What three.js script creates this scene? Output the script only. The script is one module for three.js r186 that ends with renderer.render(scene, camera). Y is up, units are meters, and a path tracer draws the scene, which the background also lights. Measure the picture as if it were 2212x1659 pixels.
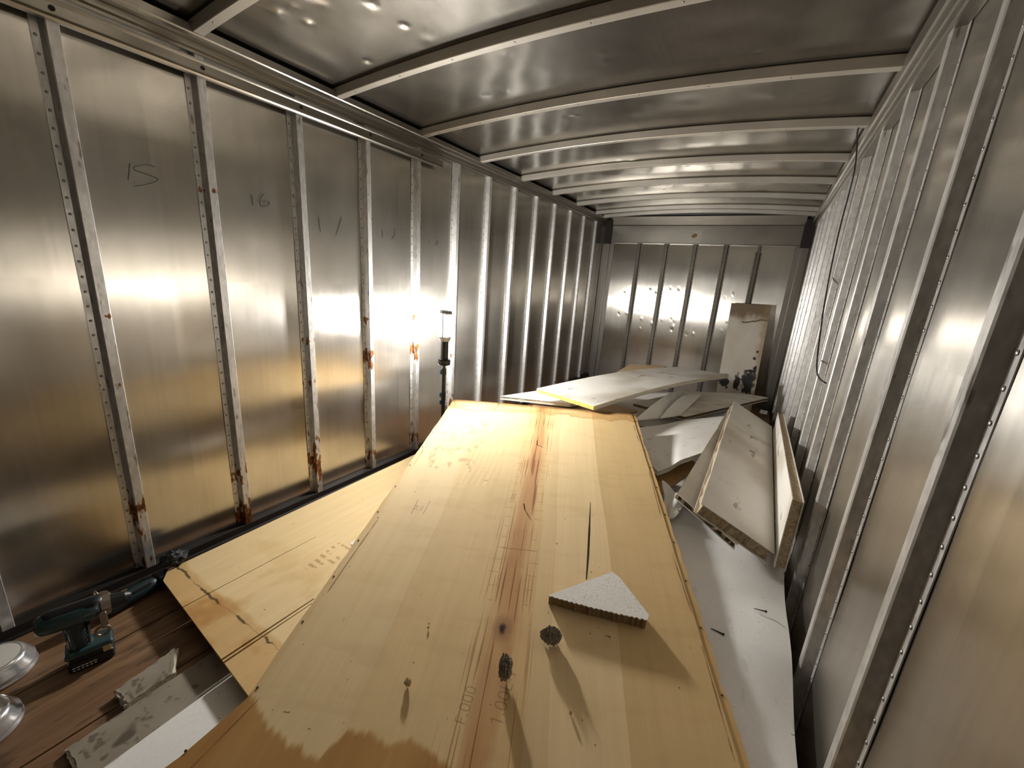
import * as THREE from 'three';
import { mergeGeometries, toCreasedNormals } from 'three/addons/utils/BufferGeometryUtils.js';
import { RectAreaLightUniformsLib } from 'three/addons/lights/RectAreaLightUniformsLib.js';
import { RoundedBoxGeometry } from 'three/addons/geometries/RoundedBoxGeometry.js';

// ------------------------------------------------------------------ camera, exposure
const scene = new THREE.Scene();
scene.background = new THREE.Color(0x000000);
const camera = new THREE.PerspectiveCamera(86.15, 2212 / 1659, 0.05, 40);
camera.rotation.order = 'YXZ';
camera.position.set(2.0894, 1.3665, 5.7357);
camera.rotation.set(-0.258, 0.5334, 0.0701);
scene.add(camera);
const renderer = new THREE.WebGLRenderer({ antialias: true });
renderer.toneMapping = THREE.LinearToneMapping;
renderer.toneMappingExposure = 1.36;
renderer.shadowMap.enabled = true;
const LAMP_POWER = 820;                      // radiance of each of the three LED panels of the work light (built with the lamp below)
RectAreaLightUniformsLib.init();

// ------------------------------------------------------------------ dimensions of the trailer body
const W = 2.40, ZEND = 0, ZREAR = 11.0, DEP = 0.03;

// ------------------------------------------------------------------ helpers
let seed = 7;
const rnd = () => { seed = (seed * 1664525 + 1013904223) % 4294967296; return seed / 4294967296; };
const rr = (a, b) => a + (b - a) * rnd();
const clamp = (v, a = 0, b = 1) => Math.min(b, Math.max(a, v));
const lerp = (a, b, t) => a + (b - a) * t;
const sstep = (a, b, v) => { const t = clamp((v - a) / (b - a)); return t * t * (3 - 2 * t); };
const hash = (x, y, s) => { let h = (x * 374761393 + y * 668265263 + s * 982451653) | 0; h = Math.imul(h ^ (h >>> 13), 1274126177); return ((h ^ (h >>> 16)) >>> 0) / 4294967296; };
function vn(x, y, s = 0) {
  const xi = Math.floor(x), yi = Math.floor(y), fx = x - xi, fy = y - yi, u = fx * fx * (3 - 2 * fx), v = fy * fy * (3 - 2 * fy);
  return lerp(lerp(hash(xi, yi, s), hash(xi + 1, yi, s), u), lerp(hash(xi, yi + 1, s), hash(xi + 1, yi + 1, s), u), v);
}
const fbm = (x, y, s = 0, o = 4) => { let a = 0, k = 0.5, t = 0; for (let i = 0; i < o; i++) { a += k * vn(x, y, s + i); t += k; x *= 2.03; y *= 2.03; k *= 0.5; } return a / t; };
function dataTex(w, h, fn, srgb = true) {
  const d = new Uint8Array(w * h * 4);
  for (let j = 0; j < h; j++) for (let i = 0; i < w; i++) {
    const c = fn((i + 0.5) / w, (j + 0.5) / h, i, j), o = (j * w + i) * 4;
    if (typeof c === 'number') { d[o] = d[o + 1] = d[o + 2] = clamp(c) * 255; } else { d[o] = clamp(c[0], 0, 255); d[o + 1] = clamp(c[1], 0, 255); d[o + 2] = clamp(c[2], 0, 255); }
    d[o + 3] = 255;
  }
  const t = new THREE.DataTexture(d, w, h);
  t.magFilter = THREE.LinearFilter; t.minFilter = THREE.LinearMipmapLinearFilter; t.generateMipmaps = true;
  t.wrapS = t.wrapT = THREE.RepeatWrapping;
  if (srgb) t.colorSpace = THREE.SRGBColorSpace;
  t.needsUpdate = true;
  return t;
}
const mul = (c, k) => [c[0] * k[0], c[1] * k[1], c[2] * k[2]];
const mixc = (a, b, t) => [lerp(a[0], b[0], t), lerp(a[1], b[1], t), lerp(a[2], b[2], t)];
const used = {};
function numbered(n) { used[n] = (used[n] ?? -1) + 1; return used[n] ? `${n}_${String(used[n]).padStart(3, '0')}` : n; }
function sh(o) { o.traverse((m) => { if (m.isMesh) { m.castShadow = true; m.receiveShadow = true; } }); return o; }
function mesh(name, geo, mat, parent) { const m = new THREE.Mesh(geo, mat); m.name = name; parent.add(m); return sh(m); }
function thing(name, label, category, pos = [0, 0, 0], group) {
  const o = new THREE.Group(); o.name = numbered(name); o.position.set(...pos); scene.add(o);
  o.userData = { label, category }; if (group) o.userData.group = group; return o;
}
function tag(m, label, category, group) { m.name = numbered(m.name); m.userData.label = label; m.userData.category = category; if (group) m.userData.group = group; return m; }
function structure(name, label) { const o = new THREE.Group(); o.name = name; scene.add(o); o.userData = { kind: 'structure', label, category: name.split('_')[0] }; return o; }
function box(w, h, d, x = 0, y = 0, z = 0, r = 0) {
  const g = r ? new RoundedBoxGeometry(w, h, d, 2, r) : new THREE.BoxGeometry(w, h, d);
  g.translate(x, y, z); return g;
}
function cyl(r0, r1, h, x, y, z, seg = 20) { const g = new THREE.CylinderGeometry(r0, r1, h, seg); g.translate(x, y, z); return g; }
function join(list) { return mergeGeometries(list.map((g) => { const q = g.index ? g.toNonIndexed() : g; for (const k of Object.keys(q.attributes)) if (!['position', 'normal', 'uv'].includes(k)) q.deleteAttribute(k); return q; })); }
const V = (a) => new THREE.Vector3(...a);

// a bar of constant section: profile points [p,q] mapped by place(p,q,s) at its two ends, uv in metres
function prism(profile, s0, s1, place, segs = 1) {
  const pos = [], uv = [], idx = []; let run = 0;
  const n = profile.length;
  for (let i = 0; i < n; i++) {
    const a = profile[i], b = profile[(i + 1) % n], len = Math.hypot(b[0] - a[0], b[1] - a[1]), o = pos.length / 3;
    for (let k = 0; k <= segs; k++) {
      const s = lerp(s0, s1, k / segs);
      pos.push(...place(a[0], a[1], s), ...place(b[0], b[1], s)); uv.push(run, s, run + len, s);
      if (k < segs) { const q = o + k * 2; idx.push(q, q + 1, q + 2, q + 1, q + 3, q + 2); }
    }
    run += len;
  }
  for (const s of [s0, s1]) {
    const tri = THREE.ShapeUtils.triangulateShape(profile.map((p) => new THREE.Vector2(...p)), []), o = pos.length / 3;
    for (const p of profile) { pos.push(...place(p[0], p[1], s)); uv.push(p[0], p[1]); }
    for (const t of tri) idx.push(o + t[0], o + t[1], o + t[2]);
  }
  const g = new THREE.BufferGeometry();
  g.setAttribute('position', new THREE.Float32BufferAttribute(pos, 3)); g.setAttribute('uv', new THREE.Float32BufferAttribute(uv, 2));
  g.setIndex(idx); g.computeVertexNormals(); return g;
}
// a smooth grid surface
function grid(nu, nv, fn) {
  const pos = [], uv = [], idx = [];
  for (let j = 0; j <= nv; j++) for (let i = 0; i <= nu; i++) { const r = fn(i / nu, j / nv); pos.push(r[0], r[1], r[2]); uv.push(r[3], r[4]); }
  for (let j = 0; j < nv; j++) for (let i = 0; i < nu; i++) { const a = j * (nu + 1) + i, b = a + 1, c = a + nu + 1, d = c + 1; idx.push(a, b, c, b, d, c); }
  const g = new THREE.BufferGeometry();
  g.setAttribute('position', new THREE.Float32BufferAttribute(pos, 3)); g.setAttribute('uv', new THREE.Float32BufferAttribute(uv, 2));
  g.setIndex(idx); g.computeVertexNormals(); return g;
}
// a board given by the four corners of its top face; bent by disp(u,v) along its normal, its edges broken by jag
function slab(c, thick, { nu = 10, nv = 10, disp = () => 0, jag = 0, inset = 0, drop = 0, s = 1 } = {}) {
  const [A, B, C, D] = c.map(V);
  const n = new THREE.Vector3().subVectors(B, A).cross(new THREE.Vector3().subVectors(D, A)).normalize(); if (n.y < 0 || (Math.abs(n.y) < 0.25 && n.x > 0)) n.negate();
  const eu = new THREE.Vector3().subVectors(B, A), ev = new THREE.Vector3().subVectors(D, A), lu = eu.length(), lv = ev.length(); eu.normalize(); ev.normalize();
  const at = (i, j, top) => {
    let u = i / nu, v = j / nv;
    const p = A.clone().multiplyScalar((1 - u) * (1 - v)).addScaledVector(B, u * (1 - v)).addScaledVector(C, u * v).addScaledVector(D, (1 - u) * v);
    const su = i === 0 ? 1 : i === nu ? -1 : 0, sv = j === 0 ? 1 : j === nv ? -1 : 0;
    const jg = (k) => jag * (fbm(i * 0.9 + k * 7, j * 0.9 + (top ? 0 : 31), s, 2) * 2 - 0.35);
    if (su) p.addScaledVector(eu, su * (inset + (jag ? jg(1) : 0)));
    if (sv) p.addScaledVector(ev, sv * (inset + (jag ? jg(2) : 0)));
    return p.addScaledVector(n, disp(u, v) - drop - (top ? 0 : thick));
  };
  const pos = [], uv = [], idx = [];
  const put = (p, a, b) => { pos.push(p.x, p.y, p.z); uv.push(a, b); return pos.length / 3 - 1; };
  for (const top of [true, false]) {
    const o = pos.length / 3;
    for (let j = 0; j <= nv; j++) for (let i = 0; i <= nu; i++) put(at(i, j, top), (i / nu) * lu, (j / nv) * lv);
    for (let j = 0; j < nv; j++) for (let i = 0; i < nu; i++) { const a = o + j * (nu + 1) + i, b = a + 1, c2 = a + nu + 1, d = c2 + 1; top ? idx.push(a, b, c2, b, d, c2) : idx.push(a, c2, b, b, c2, d); }
  }
  const rim = [];
  for (let i = 0; i < nu; i++) rim.push([i, 0, i + 1, 0]);
  for (let j = 0; j < nv; j++) rim.push([nu, j, nu, j + 1]);
  for (let i = nu; i > 0; i--) rim.push([i, nv, i - 1, nv]);
  for (let j = nv; j > 0; j--) rim.push([0, j, 0, j - 1]);
  let run = 0;
  for (const [i0, j0, i1, j1] of rim) {
    const len = Math.hypot(((i1 - i0) / nu) * lu, ((j1 - j0) / nv) * lv);
    const a = put(at(i0, j0, true), run, 0), b = put(at(i1, j1, true), run + len, 0), c2 = put(at(i0, j0, false), run, thick), d = put(at(i1, j1, false), run + len, thick);
    idx.push(a, b, c2, b, d, c2); run += len;
  }
  const g = new THREE.BufferGeometry();
  g.setAttribute('position', new THREE.Float32BufferAttribute(pos, 3)); g.setAttribute('uv', new THREE.Float32BufferAttribute(uv, 2));
  g.setIndex(idx);
  return toCreasedNormals(g, 0.6);
}
// flat outline [x,z] extruded downwards from y = 0, uv = (x,z) through map
function plate(outline, thick, holes = [], uvmap = (x, z) => [x, z]) {
  const s = new THREE.Shape(outline.map((p) => new THREE.Vector2(p[0], p[1])));
  for (const h of holes) s.holes.push(new THREE.Path(h.map((p) => new THREE.Vector2(p[0], p[1]))));
  const g = new THREE.ExtrudeGeometry(s, { depth: thick, bevelEnabled: false });
  const p = g.attributes.position, uv = g.attributes.uv;
  for (let i = 0; i < p.count; i++) { const m = uvmap(p.getX(i), p.getY(i)); uv.setXY(i, m[0], m[1]); }
  g.rotateX(Math.PI / 2); return g;
}

// ------------------------------------------------------------------ materials
const std = (o) => new THREE.MeshPhysicalMaterial(o);
// mill aluminium: fine vertical rolling lines, dull oxide blotches
const aluColor = dataTex(512, 512, (u, v) => {
  const b = fbm(u * 9, v * 5, 3, 4), st = fbm(u * 120, v * 3, 9, 2), sp = vn(u * 150, v * 150, 21);
  let k = 0.86 + 0.14 * b + 0.05 * (st - 0.5);
  return [235 * k, 231 * k, 224 * k];
});
const aluRough = dataTex(512, 512, (u, v) => 0.82 + 0.22 * (fbm(u * 7, v * 6, 11, 4) - 0.5) + 0.06 * (fbm(u * 140, v * 4, 13, 2) - 0.5), false);
for (const t of [aluColor, aluRough]) t.repeat.set(0.8, 0.8);
const M = {};
M.skin = std({ color: 0xe2e0dc, map: aluColor, metalness: 0.92, roughness: 0.30, roughnessMap: aluRough, anisotropy: 0.82, anisotropyRotation: 0 });
M.roof = std({ color: 0xbab8b4, map: aluColor, metalness: 0.94, roughness: 0.29, roughnessMap: aluRough });
const galvColor = (s, rustAt) => dataTex(128, 1024, (u, v) => {
  const x = u * 0.13, y = v * 2.2;                       // metres along profile / height
  let k = 0.80 + 0.22 * fbm(x * 90, y * 40, s, 3) + 0.10 * (fbm(x * 14, y * 5, s + 4, 3) - 0.5);
  let c = [204 * k, 202 * k, 198 * k];
  const dirt = fbm(x * 60, y * 16, s + 8, 4) - (s > 4 ? 0.03 : 0);
  if (dirt > 0.70) c = mixc(c, [96, 84, 70], sstep(0.70, 0.84, dirt) * 0.6);
  for (const [ry, rad, amt] of rustAt) {
    const d = Math.abs(y - ry) / rad, n = fbm(x * 70, y * 24, s + 15, 4);
    const m = sstep(0.10, 0.22, n - 0.36 - d * 0.42 + amt);
    c = mixc(c, mixc([150, 90, 42], [66, 40, 22], vn(x * 150, y * 80, s)), m);
  }
  return c;
});
const galvRough = dataTex(128, 256, (u, v) => 0.75 + 0.4 * (fbm(u * 18, v * 40, 5, 3) - 0.5), false);
galvRough.repeat.set(8, 2);
const posts = [
  galvColor(1, [[0.30, 0.13, 0.12], [0.06, 0.08, 0.02], [0.86, 0.03, 0.0], [1.12, 0.02, -0.02]]),
  galvColor(2, [[0.07, 0.12, 0.30], [0.33, 0.09, 0.06], [1.62, 0.03, -0.05]]),
  galvColor(3, [[0.20, 0.28, 0.10], [0.72, 0.03, 0.02], [0.95, 0.04, 0.02]]),
  galvColor(4, [[0.12, 0.2, 0.08], [0.82, 0.14, 0.06], [1.05, 0.07, 0.04]]),
  galvColor(5, [[0.05, 0.08, 0.05]]),
  galvColor(6, [[0.08, 0.1, 0.0]]),
].map((t) => { t.repeat.set(1 / 0.13, 1 / 2.2); return std({ map: t, metalness: 0.5, roughness: 0.5, roughnessMap: galvRough }); });
M.rivet = std({ color: 0x8b8882, metalness: 0.8, roughness: 0.4 });
M.rail = std({ color: 0xaaa7a2, map: aluColor, metalness: 0.9, roughness: 0.42, roughnessMap: aluRough });
M.darkSteel = std({ color: 0x2b2622, metalness: 0.5, roughness: 0.6 });
M.black = std({ color: 0x0c0c0d, roughness: 0.55 });
M.graphite = std({ color: 0x2a2a2a, roughness: 0.7, metalness: 0.2 });
M.doorPly = std({ color: 0x6b5a44, roughness: 0.8 });
M.outer = std({ color: 0x777777, metalness: 0.3, roughness: 0.7 });

// ------------------------------------------------------------------ walls
// shallow rolling waves of the thin skin, in metres
const wave = (z, y, s) => 0.0013 * Math.sin(y * 8 + 1.6 * Math.sin(z * 1.3 + s)) + 0.0050 * (fbm(z * 0.9, y * 2.2, s, 2) - 0.5) + 0.00045 * Math.sin(y * 19 + z * 1.5 + s);
function hat(sx) {              // section of a hat post: p = depth from the skin, q = along the wall towards the rear
  const P = [[0, 0.062], [DEP - 0.002, 0.062], [DEP, 0.060], [DEP, 0.032], [DEP - 0.003, 0.029], [0.002, 0.020], [0.002, 0], [0, 0]];
  return P.map(([p, q]) => [p, -q]);
}
const rivetShape = new THREE.SphereGeometry(0.0048, 7, 3, 0, Math.PI * 2, 0, Math.PI / 2); rivetShape.scale(1, 0.55, 1);
function rivetRow(list, dir) { // dir: outward normal axis
  return join(list.map(([x, y, z]) => { const g = rivetShape.clone(); if (dir === 'x') g.rotateZ(-Math.PI / 2); if (dir === '-x') g.rotateZ(Math.PI / 2); if (dir === 'z') g.rotateX(Math.PI / 2); if (dir === '-y') g.rotateX(Math.PI); g.translate(x, y, z); return g; }));
}
const LEFTV = [4, 3, 4, 2, 4, 3, 4, 1, 4, 2, 4, 3, 4, 4, 0, 1, 2, 3, 3, 2, 5, 4, 5, 4, 5, 4, 5];
const leftZ = [], rightZ = [];
for (let k = -14; k <= 12; k++) leftZ.push(5.259 - 0.4031 * k);
for (let k = -14; k <= 11; k++) rightZ.push(4.896 - (k <= 2 ? 0.4145 : 0.4145) * k);
const wl = structure('wall_left', 'aluminium left wall of the trailer with riveted vertical posts and pencilled numbers');
const wrt = structure('wall_right', 'aluminium right wall of the trailer with riveted vertical posts');
mesh('outer_skin', box(0.05, 2.4, ZREAR + 0.2, -0.032, 1.15, ZREAR / 2), M.outer, wl);
mesh('outer_skin', box(0.05, 2.4, ZREAR + 0.2, W + 0.032, 1.15, ZREAR / 2), M.outer, wrt);
function wallSide(root, sx, zs, s0) {
  const X = (p) => (sx > 0 ? p : W - p);
  const cuts = [ZREAR, ...zs.map((z) => z - 0.040), 0].filter((z, i, a) => i === 0 || z < a[i - 1]);
  for (let i = 0; i + 1 < cuts.length; i++) {
    const z0 = cuts[i], z1 = cuts[i + 1];
    mesh('wall_panel', grid(10, 70, (u, v) => { const z = lerp(z0, z1, u), y = v * 2.16; return [X(-0.001 + wave(z, y, s0) * (0.55 + 0.45 * Math.sin(Math.PI * u))), y, z, z, y]; }), M.skin, root);
  }
  const prof = hat();
  zs.forEach((z, i) => {
    const top = 2.118, g = prism(prof, 0.0, top, (p, q, s) => [X(p), s, z + q], 1);
    const v = i % 4, o = (i * 37) % 4;
    const post = mesh('post', g, (sx > 0 ? posts[LEFTV[i % LEFTV.length]] : posts[4 + (i % 2)]), root);
    const list = [];
    for (let y = 0.06; y < top - 0.1; y += 0.0521) { list.push([X(0.002), y, z - 0.010]); }
    const rv = mesh('rivet_row', rivetRow(list, sx > 0 ? 'x' : '-x'), M.rivet, post); rv.userData.kind = 'stuff';
  });
}
wallSide(wl, 1, leftZ, 3); wallSide(wrt, -1, rightZ, 17);

// end wall with its own thinner posts, corner posts and header beam
const we = structure('wall_end', 'dented aluminium end wall with dark narrow posts and a header beam');
mesh('outer_skin', box(W + 0.2, 2.4, 0.05, W / 2, 1.15, -0.032), M.outer, we);
const endPostMat = std({ color: 0x6e6a63, map: aluColor, metalness: 0.7, roughness: 0.5 });
const endSkin = (() => { const t = dataTex(600, 520, (u, v) => {
  const x = u * 2.4, y = v * 2.08, b = fbm(x * 4, y * 3, 3, 4), st = fbm(x * 70, y * 2, 9, 2); let k = 0.86 + 0.14 * b + 0.05 * (st - 0.5), c = [235 * k, 231 * k, 224 * k];
  return c; }); t.repeat.set(1 / 2.4, 1 / 2.08); return std({ color: 0xe2e0dc, map: t, metalness: 0.95, roughness: 0.28, roughnessMap: aluRough, anisotropy: 0.86 }); })();
const dents = []; for (let i = 0; i < 46; i++) dents.push([rr(0.3, 2.1), rr(0.75, 1.35), rr(0.006, 0.014), rr(-0.0030, 0.0030)]);
const endX = [0.10, 0.511, 0.856, 1.201, 1.547, 1.892, 2.31];
for (let i = 0; i + 1 < endX.length; i++) {
  mesh('wall_panel', grid(40, 120, (u, v) => {
    const x = lerp(endX[i], endX[i + 1], u), y = v * 2.0; let d = wave(x * 1.6, y, 31) * 0.55;
    for (const [dx, dy, r, a] of dents) { const q = ((x - dx) ** 2 + (y - dy) ** 2) / (r * r); if (q < 8) d += a * Math.exp(-q); }
    return [x, y, 0.0005 + d, x, y];
  }), endSkin, we);
}
for (const x of endX.slice(1, -1)) {
  const pr = [[0, -0.034], [0.002, -0.034], [0.002, -0.018], [0.022, -0.013], [0.022, 0.013], [0.002, 0.018], [0.002, 0.034], [0, 0.034]];
  const post = mesh('post', prism(pr, 0, 1.9, (p, q, s) => [x + q, s, p]), endPostMat, we);
  const list = []; for (let y = 0.05; y < 1.86; y += 0.052) { list.push([x - 0.027, y, 0.002], [x + 0.027, y, 0.002]); }
  const rv = mesh('rivet_row', rivetRow(list, 'z'), M.rivet, post); rv.userData.kind = 'stuff';
}
for (const [x0, x1] of [[0.0, 0.165], [2.235, 2.40]]) {
  const cp = mesh('corner_post', join([box(x1 - x0, 2.1, 0.012, (x0 + x1) / 2, 1.05, 0.008), box((x1 - x0) * 0.45, 2.1, 0.04, x0 < 1 ? 0.075 : 2.325, 1.05, 0.03, 0.004)]), M.rail, we);
  const list = []; for (let y = 0.05; y < 1.86; y += 0.052) list.push([x0 < 1 ? 0.14 : 2.26, y, 0.014]);
  const rv = mesh('rivet_row', rivetRow(list, 'z'), M.rivet, cp); rv.userData.kind = 'stuff';
}
const hb = mesh('header_beam', prism([[0.0, 1.885], [0.055, 1.885], [0.055, 1.893], [0.046, 1.897], [0.046, 2.098], [0.05, 2.104], [0.046, 2.110], [0.085, 2.205], [0, 2.205]], 0.13, 2.28, (p, q, s) => [s, q, p]), M.rail, we);
mesh('header_bracket', box(0.10, 0.30, 0.05, 0.075, 2.02, 0.03, 0.003), M.darkSteel, we);
mesh('header_bracket', box(0.10, 0.30, 0.05, 2.322, 2.02, 0.03, 0.003), M.darkSteel, we);
const foamMat = std({ color: 0x8a7440, roughness: 0.9 });
const scab = new THREE.SphereGeometry(0.032, 10, 6); scab.scale(1, 0.75, 0.2); scab.rotateZ(0.4); scab.translate(1.17, 1.985, 0.047);
mesh('foam_residue', scab, foamMat, we);

// rear doors (behind the camera) close the room
const wrr = structure('wall_rear', 'plywood lined rear doors of the trailer');
mesh('door_leaf', box(1.24, 2.4, 0.05, 0.6, 1.15, ZREAR + 0.03), M.doorPly, wrr);
mesh('door_leaf', box(1.24, 2.4, 0.05, 1.83, 1.15, ZREAR + 0.03), M.doorPly, wrr);

// ------------------------------------------------------------------ ceiling: roof skin between arched bows
const arch = (x) => 0.052 * (1 - ((x - W / 2) / (W / 2)) ** 2);
const ceil = structure('ceiling', 'dented aluminium roof skin between arched cross bows');
const bowZ = []; for (let k = -10; k <= 7; k++) bowZ.push(4.846 - 0.609 * k); bowZ.push(0.30);
const roofDents = [];
for (let i = 0; i < 16; i++) roofDents.push([rr(0.35, 0.75), rr(4.3, 4.75), rr(0.014, 0.035), rr(-0.004, 0.004)]);
for (let i = 0; i < 40; i++) roofDents.push([rr(0.2, 2.2), rr(3.0, 4.8), rr(0.013, 0.024), rr(-0.002, 0.002)]);
for (let i = 0; i < 60; i++) roofDents.push([rr(0.9, 2.2), rr(0.8, 2.5), rr(0.015, 0.045), rr(-0.003, 0.003)]);
{
  const cuts = [ZREAR, ...bowZ, 0];
  for (let i = 0; i + 1 < cuts.length; i++) {
    const z0 = cuts[i], z1 = cuts[i + 1]; if (z0 - z1 < 0.02) continue;
    const far = z0 > 5.6;
    mesh('roof_panel', grid(far ? 40 : 300, far ? 12 : 84, (u, v) => {
      const x = u * W, z = lerp(z0, z1, v); let d = (0.010 * (fbm(x * 1.6, z * 2.6, 41 + i, 2) - 0.5) + 0.004 * (fbm(x * 5, z * 6, 61 + i, 2) - 0.5)) * Math.sin(Math.PI * v);
      for (const [dx, dz, r, a] of roofDents) { const q = ((x - dx) ** 2 + (z - dz) ** 2) / (r * r); if (q < 8) d += a * Math.exp(-q) * 1.2; }
      return [x, 2.2025 + arch(x) + d, z, x, z];
    }), M.roof, ceil);
  }
  mesh('outer_skin', box(W + 0.2, 0.04, ZREAR + 0.2, W / 2, 2.30, ZREAR / 2), M.outer, ceil);
}
const bowMat = std({ color: 0xd6d3cd, map: aluColor, metalness: 0.55, roughness: 0.45, roughnessMap: aluRough });
bowZ.forEach((z) => {
  // hat bow: web towards the rear, flat flange underneath
  const sec = [[0.037, 0.000], [0.002, -0.004], [0, -0.006], [0, -0.040], [0.002, -0.042], [0.040, -0.046], [0.040, -0.062], [0.0445, -0.062], [0.0445, -0.012], [0.037, -0.010]];
  const bow = mesh('roof_bow', prism(sec, 0.055, W - 0.055, (p, q, s) => [s, 2.157 + arch(s) + p, z + q], 28), bowMat, ceil);
  const list = []; for (let x = 0.2; x < 2.3; x += 0.30) list.push([x, 2.157 + arch(x), z - 0.02]);
  const rv = mesh('rivet_row', rivetRow(list, '-y'), M.rivet, bow); rv.userData.kind = 'stuff';
});

// rails along the top of both side walls
const rails = structure('trim_1', 'aluminium top rails and hanging track along the roof edges'); rails.userData.category = 'trim';
const topRail = [[0, 2.108], [0.034, 2.108], [0.034, 2.118], [0.040, 2.124], [0.040, 2.142], [0.046, 2.146], [0.072, 2.146], [0.072, 2.156], [0.078, 2.160], [0.078, 2.186], [0.066, 2.192], [0.0, 2.196]];
mesh('top_rail', prism(topRail, 0, ZREAR, (p, q, s) => [p, q, s]), M.rail, rails);
const topRailR = [[0, 2.080], [0.036, 2.080], [0.040, 2.086], [0.040, 2.118], [0.046, 2.122], [0.060, 2.122], [0.066, 2.128], [0.066, 2.186], [0.054, 2.192], [0, 2.196]];
mesh('top_rail', prism(topRailR, 0, ZREAR, (p, q, s) => [W - p, q, s]), M.rail, rails);
const lowRail = [[0.031, 2.030], [0.052, 2.030], [0.058, 2.036], [0.052, 2.042], [0.050, 2.047], [0.050, 2.076], [0.055, 2.080], [0.058, 2.086], [0.031, 2.086]];
const tr = mesh('hanging_track', prism(lowRail, 3.40, ZREAR, (p, q, s) => [p, q, s]), M.rail, rails);
{ const list = []; for (const z of leftZ) if (z > 3.5) list.push([0.050, 2.062, z - 0.046]); const rv = mesh('rivet_row', join(list.map(([x, y, z]) => { const g = new THREE.CylinderGeometry(0.007, 0.008, 0.005, 10); g.rotateZ(Math.PI / 2); g.translate(x, y, z); return g; })), M.darkSteel, tr); rv.userData.kind = 'stuff'; }
for (const [n, sx] of [['baseboard_left', 1], ['baseboard_right', -1]]) {
  const b = structure(n, `dark dirty steel angle along the foot of the ${sx > 0 ? 'left' : 'right'} wall`);
  mesh('base_angle', prism([[0, 0], [0.045, 0], [0.045, 0.006], [0.034, 0.010], [0.033, 0.040], [0, 0.046]], 0, ZREAR, (p, q, s) => [sx > 0 ? p : W - p, q, s]), M.darkSteel, b);
}

// pencilled numbers on the panels of the left wall
const stroke = (pts, r = 0.0011) => { const g = new THREE.TubeGeometry(new THREE.CatmullRomCurve3(pts.map(([z, y]) => new THREE.Vector3(-0.001 + wave(z, y, 3) * 0.85 + 0.0023, y, z))), 24, r, 5); g.translate(0, 0, 0); return g; };
function pencil(strokes) { const m = mesh('pencil_number', join(strokes.map((s) => stroke(s))), M.graphite, wl); return m; }
pencil([[[5.064, 1.668], [5.07, 1.64], [5.076, 1.61]], [[4.991, 1.672], [5.002, 1.676], [5.025, 1.672], [5.049, 1.661], [5.058, 1.652], [5.05, 1.647], [5.018, 1.642], [4.993, 1.636], [4.985, 1.632], [4.991, 1.623], [5.016, 1.609], [5.063, 1.59]]]);
pencil([[[4.641, 1.639], [4.640, 1.618], [4.639, 1.597]], [[4.584, 1.654], [4.601, 1.633], [4.608, 1.61], [4.599, 1.596], [4.577, 1.601], [4.563, 1.617], [4.569, 1.624], [4.594, 1.613]]]);
pencil([[[4.312, 1.59], [4.303, 1.521]], [[4.171, 1.612], [4.19, 1.56], [4.209, 1.511]]]);
pencil([[[3.887, 1.576], [3.885, 1.536]], [[3.79, 1.60], [3.784, 1.57], [3.806, 1.535]]]);
pencil([[[3.470, 1.565], [3.467, 1.535]], [[3.400, 1.568], [3.380, 1.560], [3.400, 1.540], [3.383, 1.535]]]);

// ------------------------------------------------------------------ floor boards
const floor = structure('floor', 'worn brown hardwood floor boards');
const floorTex = [0, 1, 2].map((s) => { const t = dataTex(256, 1024, (u, v) => {
  const x = u * 0.30, y = v * 2.4; const g = fbm(x * 130 + 3 * fbm(x * 8, y * 1.2, s + 3), y * 2.4, s + 50, 4), b = fbm(x * 9, y * 2.2, s + 60, 4), w = fbm(x * 30, y * 12, s + 70, 4);
  let c = mixc([96, 68, 44], [146, 112, 78], g * 0.7 + b * 0.4); c = mixc(c, [62, 46, 34], sstep(0.55, 0.75, w) * 0.55); if (b > 0.58) c = mixc(c, [150, 128, 100], sstep(0.58, 0.75, b) * 0.6); return c;
}); t.repeat.set(1 / 0.30, 1 / 2.4); return std({ map: t, roughness: 0.62, roughnessMap: null }); });
{
  const seams = [0.0, 0.036, 0.328, 0.618, 0.910, 1.20, 1.49, 1.785, 2.08, 2.365, 2.40];
  for (let i = 0; i + 1 < seams.length; i++) {
    const w = seams[i + 1] - seams[i] - 0.005; if (w < 0.01) continue;
    const g = box(w, 0.03, ZREAR, (seams[i] + seams[i + 1]) / 2, -0.015, ZREAR / 2, Math.min(0.003, w / 4));
    const p = g.attributes.position, uv = g.attributes.uv; for (let k = 0; k < p.count; k++) uv.setXY(k, p.getX(k), p.getZ(k) + i * 0.7);
    mesh('floor_board', g, floorTex[i % 3], floor);
  }
  mesh('sub_floor', box(W + 0.2, 0.04, ZREAR + 0.2, W / 2, -0.055, ZREAR / 2), M.darkSteel, floor);
}

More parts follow.
